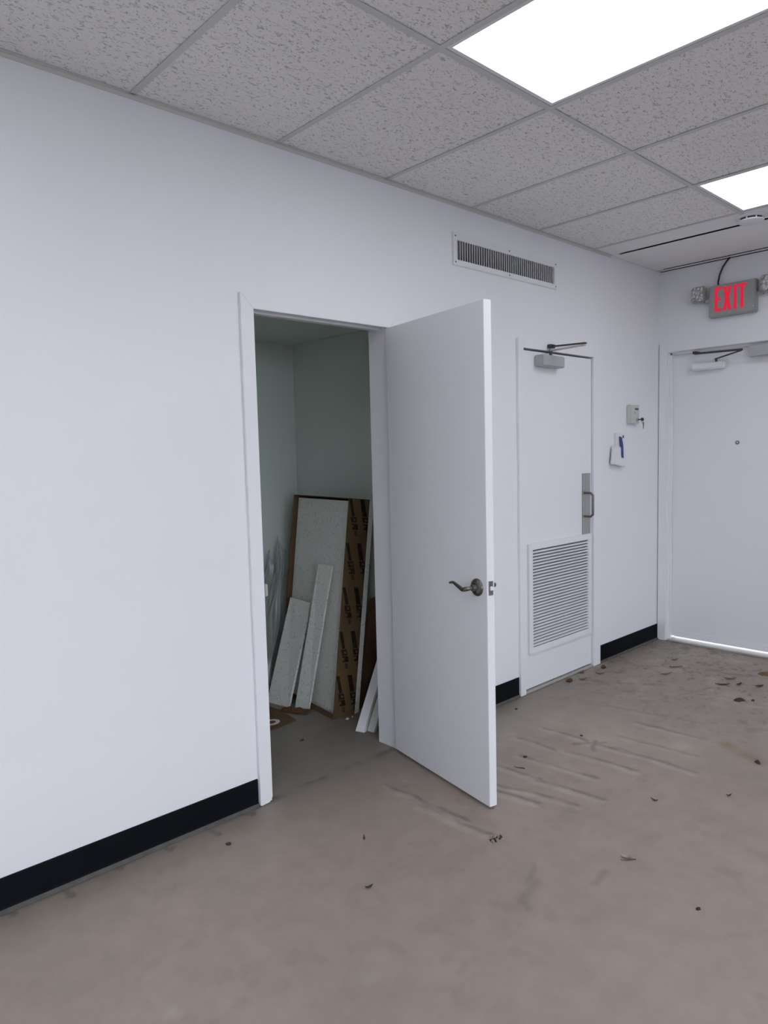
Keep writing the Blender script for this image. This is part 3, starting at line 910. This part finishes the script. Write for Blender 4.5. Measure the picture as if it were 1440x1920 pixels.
ct = empty('carton', O, 'tall open brown carton of ceiling tiles leaning in the closet corner', 'carton')
BT = 0.004
cbox((0, 0, CD - BT), (CW, CH, CD)).build('back_panel', M_CARD, ct)
cbox((CW - BT, 0, 0), (CW, CH, CD - BT)).build('side_panel', M_CARD, ct)
cbox((0, 0, 0), (CW - BT, BT, CD - BT)).build('bottom_flap', M_CARD, ct)
cbox((0, 0, -0.003), (CW, 0.030, 0.0)).build('front_flap', M_CARD, ct)
cbox((0, CH - BT, 0), (CW - BT, CH, CD - BT)).build('top_flap', M_CARD, ct)


def paint_print(d, w):
    """brown board with slanting rows of blurred dark print: a bar, three blunt glyphs and a tail, repeated."""
    n = fbm(d * 4, w, 6, 2)
    c = np.array([0.120, 0.076, 0.036]) * (0.8 + 0.4 * n)[:, None]
    ink = np.zeros_like(d)
    v_ = CH - w
    per = 0.246
    for k in range(-1, 6):
        q = v_ - k * per
        for d0, hb in ((0.010, 0.010), (0.088, 0.015)):
            x = d - (d0 + 0.27 * q)
            ink = np.maximum(ink, (np.abs(x) < hb) * (q > 0.0) * (q < 0.098) * 0.95)
            g1 = (np.abs(x) < 0.019) * (q > 0.103) * (q < 0.134) * (1 - (np.abs(x - 0.004) < 0.007) * (q > 0.114) * (q < 0.125))
            g2 = (np.abs(x) < 0.020) * (q > 0.139) * (q < 0.172) * (1 - (x < -0.004 - (q - 0.139) * 0.2) * (q > 0.146) * (q < 0.160))
            ink = np.maximum(ink, np.clip(g1 + g2, 0, 1) * 0.95)
            ink = np.maximum(ink, (np.abs(x) < 0.010) * (q > 0.178) * (q < 0.208) * 0.6)
    ink = np.clip(ink, 0, 1) * np.clip(0.55 + fbm(d, w, 60, 8), 0, 1)
    return c * (1 - ink[:, None]) + np.array([0.012, 0.008, 0.006]) * ink[:, None]


def side_pts(d, w):
    o, h, n = np.array(O), np.array(eh), np.array(en)
    return o + w[:, None] * h + d[:, None] * n - np.array(ew) * 0.0005


sp_ = cbox((0, 0, 0), (BT, CH, CD)).build('side_panel', M_CARD, ct)
grid_object('printed_face', M_PRINTED, np.linspace(0, CD, 48), np.linspace(0, CH, 330), side_pts, paint_print, sp_)
# tiles standing in the carton; only the front one shows its face
TT = 0.016
t0 = cbox((BT + 0.001, BT + 0.0005, 0.026), (CW - BT - 0.012, CH - 0.016, 0.026 + TT)).build('ceiling_tile', M_TILE_SPARE)
tag(t0, 'white fissured ceiling tile facing out of the open carton', 'ceiling tile')
fil = cbox((BT + 0.001, BT + 0.0005, 0.026 + TT + 0.0005), (CW - BT - 0.014, CH - 0.030, CD - BT - 0.0005)).build('packing_pad', M_CARD, ct)

# three tiles on edge behind the carton, seen from the side
for k, lab in enumerate(('white ceiling tile on edge against the back of the carton', 'white ceiling tile on edge nearest the closet wall')):
    d0 = CD + 0.003 + k * 0.0165
    u0 = (0.002, 0.008, 0.000)[k]
    o = cbox((u0, 0.001, d0), (u0 + 0.60, (1.215, 1.222, 1.208)[k], d0 + TT)).build('ceiling_tile', M_TILE_SPARE)
    tag(o, lab, 'ceiling tile', 'spare tiles behind the carton')


def board(name, mat, front, t, label, cat, group=None, bevel=0.0):
    """broken board from its four front corners (bottom left, bottom right, top right, top left), thickness away from the room."""
    q = [Vector(p) for p in front]
    n = (q[1] - q[0]).cross(q[3] - q[0]).normalized()
    if n.x < 0: n = -n
    o = MB().prism(q, n * t).build(name, mat, bevel=bevel)
    return tag(o, label, cat, group)


board('tile_offcut', M_TILE_SPARE, [(1.908, 1.030, 0.001), (1.941, 0.858, 0.001), (2.098, 0.824, 0.598), (2.098, 1.022, 0.604)], 0.015,
      'short wide white tile offcut leaning at the left of the carton', 'tile offcut')
board('tile_offcut', M_TILE_SPARE, [(1.972, 0.838, 0.001), (1.994, 0.739, 0.001), (2.104, 0.618, 0.835), (2.104, 0.742, 0.836)], 0.015,
      'long narrow white tile offcut leaning on the carton front', 'tile offcut')

# folded brown board and an added black sheet filling the dark gap by the trim strips
bd = MB().prism([(2.184, 0.528, 0.001), (2.285, 0.560, 0.001), (2.374, 0.545, 0.300), (2.374, 0.535, 0.630), (2.308, 0.530, 0.630)], (0.0, 0.005, 0)).build('cardboard_sheet', M_CARD_DK)
tag(bd, 'folded dark brown cardboard leaning at the closet side wall', 'cardboard')
bs = MB().slab([(2.300, 0.522, 0.001), (2.350, 0.330, 0.001), (2.376, 0.330, 0.420), (2.376, 0.526, 0.420)], 0.003).build('gap_filler_sheet', M_GAP_BLACK)
tag(bs, 'added black sheet filling the dark gap behind the white trim strips', 'sheet')


def stick(a, b, wv, tv, mat, label):
    a, b = Vector(a), Vector(b)
    d = (b - a).normalized()
    wv = (Vector(wv) - d * Vector(wv).dot(d)).normalized() * Vector(wv).length
    tv = Vector(tv) - d * Vector(tv).dot(d)
    o = MB().hexa([a, a + wv, a + wv + tv, a + tv, b, b + wv, b + wv + tv, b + tv]).build('trim_strip', mat, bevel=0.0012)
    return tag(o, label, 'trim strip')


stick((1.976, 0.305, 0.004), (2.330, 0.425, 0.470), (0.016, -0.048, 0.0), (0.030, 0.010, -0.004), M_TRIM, 'bright white trim strip leaning just inside the closet doorway')
stick((2.020, 0.262, 0.004), (2.345, 0.330, 0.520), (0.014, -0.040, 0.0), (0.026, 0.008, -0.004), M_CREAM, 'dull white trim strip half hidden behind the bright one')

# flattened cardboard on the closet floor with a round white mark
fc = empty('cardboard_piece', (1.68, 0.80, 0.001), 'flattened brown cardboard on the closet floor with a white mark', 'cardboard')
MB().prism([(1.44, 0.596, 0.001), (1.853, 0.662, 0.001), (1.880, 0.860, 0.001), (1.862, 1.015, 0.001), (1.45, 0.960, 0.001)], (0, 0, 0.005)).build('sheet', M_CARD, fc, bevel=0.001)
rg = [(1.735 + 0.042 * math.cos(a) * 1.15, 0.728 + 0.042 * math.sin(a)) for a in [2 * math.pi * k / 24 for k in range(24)]]
MB().prism([(x, y, 0.0061) for x, y in rg], (0, 0, 0.0006)).build('round_mark', M_PLASTER, fc)
MB().prism([(1.735 + (x - 1.735) * 0.5, 0.728 + (y - 0.728) * 0.5, 0.0068) for x, y in rg], (0, 0, 0.0004)).build('mark_centre', M_CARD, fc)

# crushed flap under the offcuts
rr = random.Random(5)
m = MB()
for i in range(7):
    for j in range(5):
        m.v.append((1.925 + 0.012 * i + rr.uniform(-.004, .004) - 0.004 * j, 0.86 - 0.026 * i - 0.0 * j + rr.uniform(-.004, .004) , 0.003 + 0.012 * abs(math.sin(i * 1.7 + j * 2.1))))
        m.v[-1] = (m.v[-1][0] - 0.012 * j, m.v[-1][1] - 0.004 * j, max(0.002, m.v[-1][2] * (1 - 0.1 * j)))
for i in range(6):
    for j in range(4):
        a = i * 5 + j
        m.f.append((a, a + 5, a + 6, a + 1))
cs = m.build('cardboard_scrap', M_CARD_DK, fix=False)
md = cs.modifiers.new('thick', 'SOLIDIFY'); md.thickness = 0.002
tag(cs, 'crushed dark red brown cardboard scrap under the two offcuts', 'scrap')


# crumpled clear plastic sheet at the left of the carton
def plastic_material():
    m, t, b = material('clear_plastic_film', (0.42, 0.44, 0.45), 0.2, 0.0, 0.8)
    tr = nd(t, 'ShaderNodeBsdfTransparent')
    tr.inputs[0].default_value = (0.86, 0.88, 0.9, 1)
    mx = nd(t, 'ShaderNodeMixShader')
    mx.inputs[0].default_value = 0.5
    out = [n for n in t.nodes if n.type == 'OUTPUT_MATERIAL'][0]
    t.links.new(tr.outputs[0], mx.inputs[1])
    t.links.new(b.outputs[0], mx.inputs[2])
    t.links.new(mx.outputs[0], out.inputs[0])
    return m


M_FILM = plastic_material()
m = MB()
NU, NV = 40, 44
for j in range(NV):
    t = j / (NV - 1)
    for i in range(NU):
        s_ = i / (NU - 1)
        z = (0.80 + 0.10 * s_ + 0.05 * math.sin(11 * s_) + 0.03 * math.sin(27 * s_)) * (1 - t) + 0.012
        top = Vector((2.09 + 0.12 * s_, 1.262 - 0.03 * s_, z))
        bot = Vector((1.66 + 0.26 * s_, 1.12 - 0.055 * s_, z))
        q = top.lerp(bot, t ** 1.35)
        w = 0.022 * math.sin(14 * s_ + 1.6 * t + 1.0) + 0.015 * math.sin(37 * s_ - 3 * t) + 0.008 * math.sin(14 * t + 12 * s_)
        q.y -= (w + 0.02) * (0.4 + 0.6 * t)
        q.x += 0.012 * math.sin(13 * t + 15 * s_)
        q.y = min(q.y, 1.285)
        if t > 0.93:
            q.z = max(0.006, q.z + 0.02 * math.sin(8 * s_))
        m.v.append(tuple(q))
for j in range(NV - 1):
    for i in range(NU - 1):
        a = j * NU + i
        m.f.append((a, a + 1, a + NU + 1, a + NU))
pf = m.build('plastic_film', M_FILM, smooth=True, fix=False)
tag(pf, 'crumpled clear plastic film hanging beside the tall carton', 'plastic film')


# ------------------------------------------------------------------ litter on the floor
def crumb(name, x, y, sx, sy, sz, mat, label, seed, rot=0.0, cat='debris', spikes=0.35, group=None):
    r = random.Random(seed)
    m = MB()
    n, k = 9, 3
    m.v.append((0, 0, sz))
    for j in range(k):
        f = (j + 1) / k
        for i in range(n):
            a = 2 * math.pi * i / n
            q = f * (1 + r.uniform(-spikes, spikes))
            m.v.append((sx * q * math.cos(a), sy * q * math.sin(a), max(0.0, sz * (1 - f * f) * r.uniform(0.5, 1.3))))
    for i in range(n):
        m.f.append((0, 1 + i, 1 + (i + 1) % n))
        for j in range(k - 1):
            a, b = 1 + j * n + i, 1 + j * n + (i + 1) % n
            m.f.append((a, a + n, b + n, b))
    base = 1 + (k - 1) * n
    m.f.append(tuple(base + i for i in range(n))[::-1])
    o = m.build(name, mat)
    o.location = (x, y, 0.0008)
    o.rotation_euler.z = rot
    return tag(o, label, cat, group)


def leaf_bit(x, y, L, w, rot, mat, label, curl=0.006, seed=0, name='dry_leaf'):
    m = MB()
    N = 7
    for i in range(N):
        t = i / (N - 1)
        ww = w * math.sin(math.pi * (0.08 + 0.9 * t)) ** 0.8
        zc = 0.0015 + curl * (2 * t - 1) ** 2
        for sg in (-1, 0, 1):
            m.v.append((L * (t - 0.5), sg * ww, zc + (0.4 * curl if sg else 0)))
    for i in range(N - 1):
        for j in range(2):
            a = i * 3 + j
            m.f.append((a, a + 3, a + 4, a + 1))
    o = m.build(name, mat, fix=False)
    md = o.modifiers.new('thick', 'SOLIDIFY'); md.thickness = 0.0012; md.offset = 1
    o.location = (x, y, 0.0005)
    o.rotation_euler.z = rot
    return tag(o, label, 'leaf')


def twig(x, y, L, rot, mat, label, r=0.0022, bend=0.25):
    pts = [(L * (t - 0.5), L * bend * math.sin(t * 3.1) * (t - 0.3), r + 0.0005) for t in [i / 6 for i in range(7)]]
    o = MB().tube(pts, [r * (1 - 0.5 * i / 6) for i in range(7)], 6).build('twig', mat)
    o.location = (x, y, 0.0005)
    o.rotation_euler.z = rot
    return tag(o, label, 'twig')


off1 = [o for o in bpy.data.objects if o.name.startswith('tile_offcut')][0]
MB().prism([(1.9352, 1.0255, 0.078), (1.955, 0.9600, 0.066), (1.9608, 0.8545, 0.074), (1.9600, 0.8545, 0.070), (1.954, 0.9600, 0.061), (1.9344, 1.0258, 0.074)], (-0.0012, 0, 0)).build('crack', M_CREAM, off1)
cl = empty('litter_clump', (1.656, -0.868, 0), 'small clump of tan and dark litter under the open door tip', 'debris')
rr = random.Random(11)
for k in range(26):
    o = crumb('fleck', 1.656 + rr.gauss(0, 0.010), -0.868 + rr.gauss(0, 0.010), rr.uniform(.004, .011), rr.uniform(.003, .008), rr.uniform(.004, .010), (M_LITTER, M_TAN, M_TAN)[k % 3], None, 100 + k, rr.uniform(0, 3), cat=None)
    o.parent = cl
    o.matrix_parent_inverse = Matrix.Translation(-cl.location)
leaf_bit(1.889, -1.272, 0.040, 0.009, 2.2, M_TAN, 'curled tan leaf bit on a faint ochre stain in the open floor')
twig(1.880, -1.285, 0.055, 2.35, M_LITTER, 'thin dark stalk lying across the curled tan leaf bit', 0.0016)
crumb('debris', 3.790, -0.955, 0.030, 0.024, 0.014, M_LITTER, 'largest black debris lump on the floor before the exterior door', 21)
crumb('debris', 3.835, -1.010, 0.011, 0.010, 0.008, M_LITTER, 'black speck just right of the largest debris lump', 22)
crumb('debris', 3.013, -1.323, 0.022, 0.012, 0.010, M_LITTER, 'black crumb on the end of the ochre floor stain', 23, 0.6)
leaf_bit(1.125, -0.751, 0.030, 0.005, -0.2, M_LITTER, 'dark curled leaf bit alone on the near open floor')
leaf_bit(1.316, -0.510, 0.030, 0.004, 0.9, M_RUST, 'small reddish leaf sliver between the closet doorway and open floor')
crumb('debris', 0.931, -0.169, 0.012, 0.010, 0.005, M_LITTER, 'dark crumb near the black base left of the closet doorway', 24)
leaf_bit(3.440, -0.062, 0.060, 0.022, 0.3, M_RUST, 'rust coloured leaf at the sill of the narrow door')
leaf_bit(3.520, -0.110, 0.060, 0.010, -0.4, M_LEAF, 'long brown leaf beside the rust coloured one')
leaf_bit(3.830, -0.075, 0.060, 0.018, 0.5, M_RUST, 'dark red leaf at the right foot of the narrow door frame')
leaf_bit(3.690, -0.130, 0.055, 0.010, -0.8, M_LEAF, 'brown leaf between the narrow door sill and open floor')
leaf_bit(3.640, -0.030, 0.050, 0.012, 0.1, M_LEAF, 'brown leaf tucked against the narrow door sill')
leaf_bit(3.995, -0.780, 0.085, 0.011, -0.9, M_LITTER, 'long dark leaf before the exterior door, left of the lump')
leaf_bit(4.065, -0.850, 0.050, 0.010, -0.2, M_LITTER, 'dark leaf touching pale crumbs before the exterior door')
leaf_bit(4.140, -0.770, 0.070, 0.009, -0.9, M_LEAF, 'thin leaf farthest back before the exterior door')
leaf_bit(4.110, -0.950, 0.055, 0.013, -0.6, M_LITTER, 'dark leaf at the right, behind the largest debris lump')
leaf_bit(4.300, -0.344, 0.050, 0.008, -0.5, M_LEAF, 'thin leaf near the frame of the exterior door')
leaf_bit(4.150, -0.420, 0.090, 0.008, -0.7, M_LEAF, 'long thin leaf in the dusty patch near the corner')
leaf_bit(3.965, -0.440, 0.080, 0.008, -0.5, M_LEAF, 'long thin leaf nearest the open floor in the dusty patch')
crumb('debris', 4.381, -0.901, 0.05, 0.04, 0.012, M_LEAF, 'brown heap of grit at the right before the exterior door', 26)
crumb('debris', 1.784, -1.574, 0.009, 0.006, 0.006, M_LITTER, 'black crumb at the right of the open floor', 27)
leaf_bit(2.348, -1.153, 0.030, 0.005, 1.6, M_LITTER, 'small black leaf sliver right of the worn ridges')
leaf_bit(2.599, -1.354, 0.026, 0.005, -0.5, M_RUST, 'tiny reddish leaf sliver in front of the ochre stain')
crumb('debris', 1.714, 0.418, 0.013, 0.008, 0.006, M_LITTER, 'dark crumb on the floor inside the closet', 28)
twig(2.217, -0.571, 0.050, 1.9, M_LITTER, 'short dark twig beside the open door edge on the worn floor', 0.002)
crumb('debris', 2.733, -0.578, 0.010, 0.008, 0.006, M_LITTER, 'dark crumb among the worn ridges before the narrow door', 29)
crumb('debris', 2.814, -0.114, 0.010, 0.008, 0.006, M_LITTER, 'dark crumb on the floor before the black base by the narrow door', 30)
crumb('debris', 2.330, -0.520, 0.013, 0.007, 0.006, M_LITTER, 'dark crumb at the end of a floor ridge', 31)
crumb('debris', 2.060, 0.470, 0.012, 0.010, 0.008, M_PLASTER, 'larger white plaster bit at the foot of the carton', 32)
crumb('debris', 2.100, 0.472, 0.007, 0.006, 0.006, M_PLASTER, 'smaller white plaster bit right of the larger one', 33)
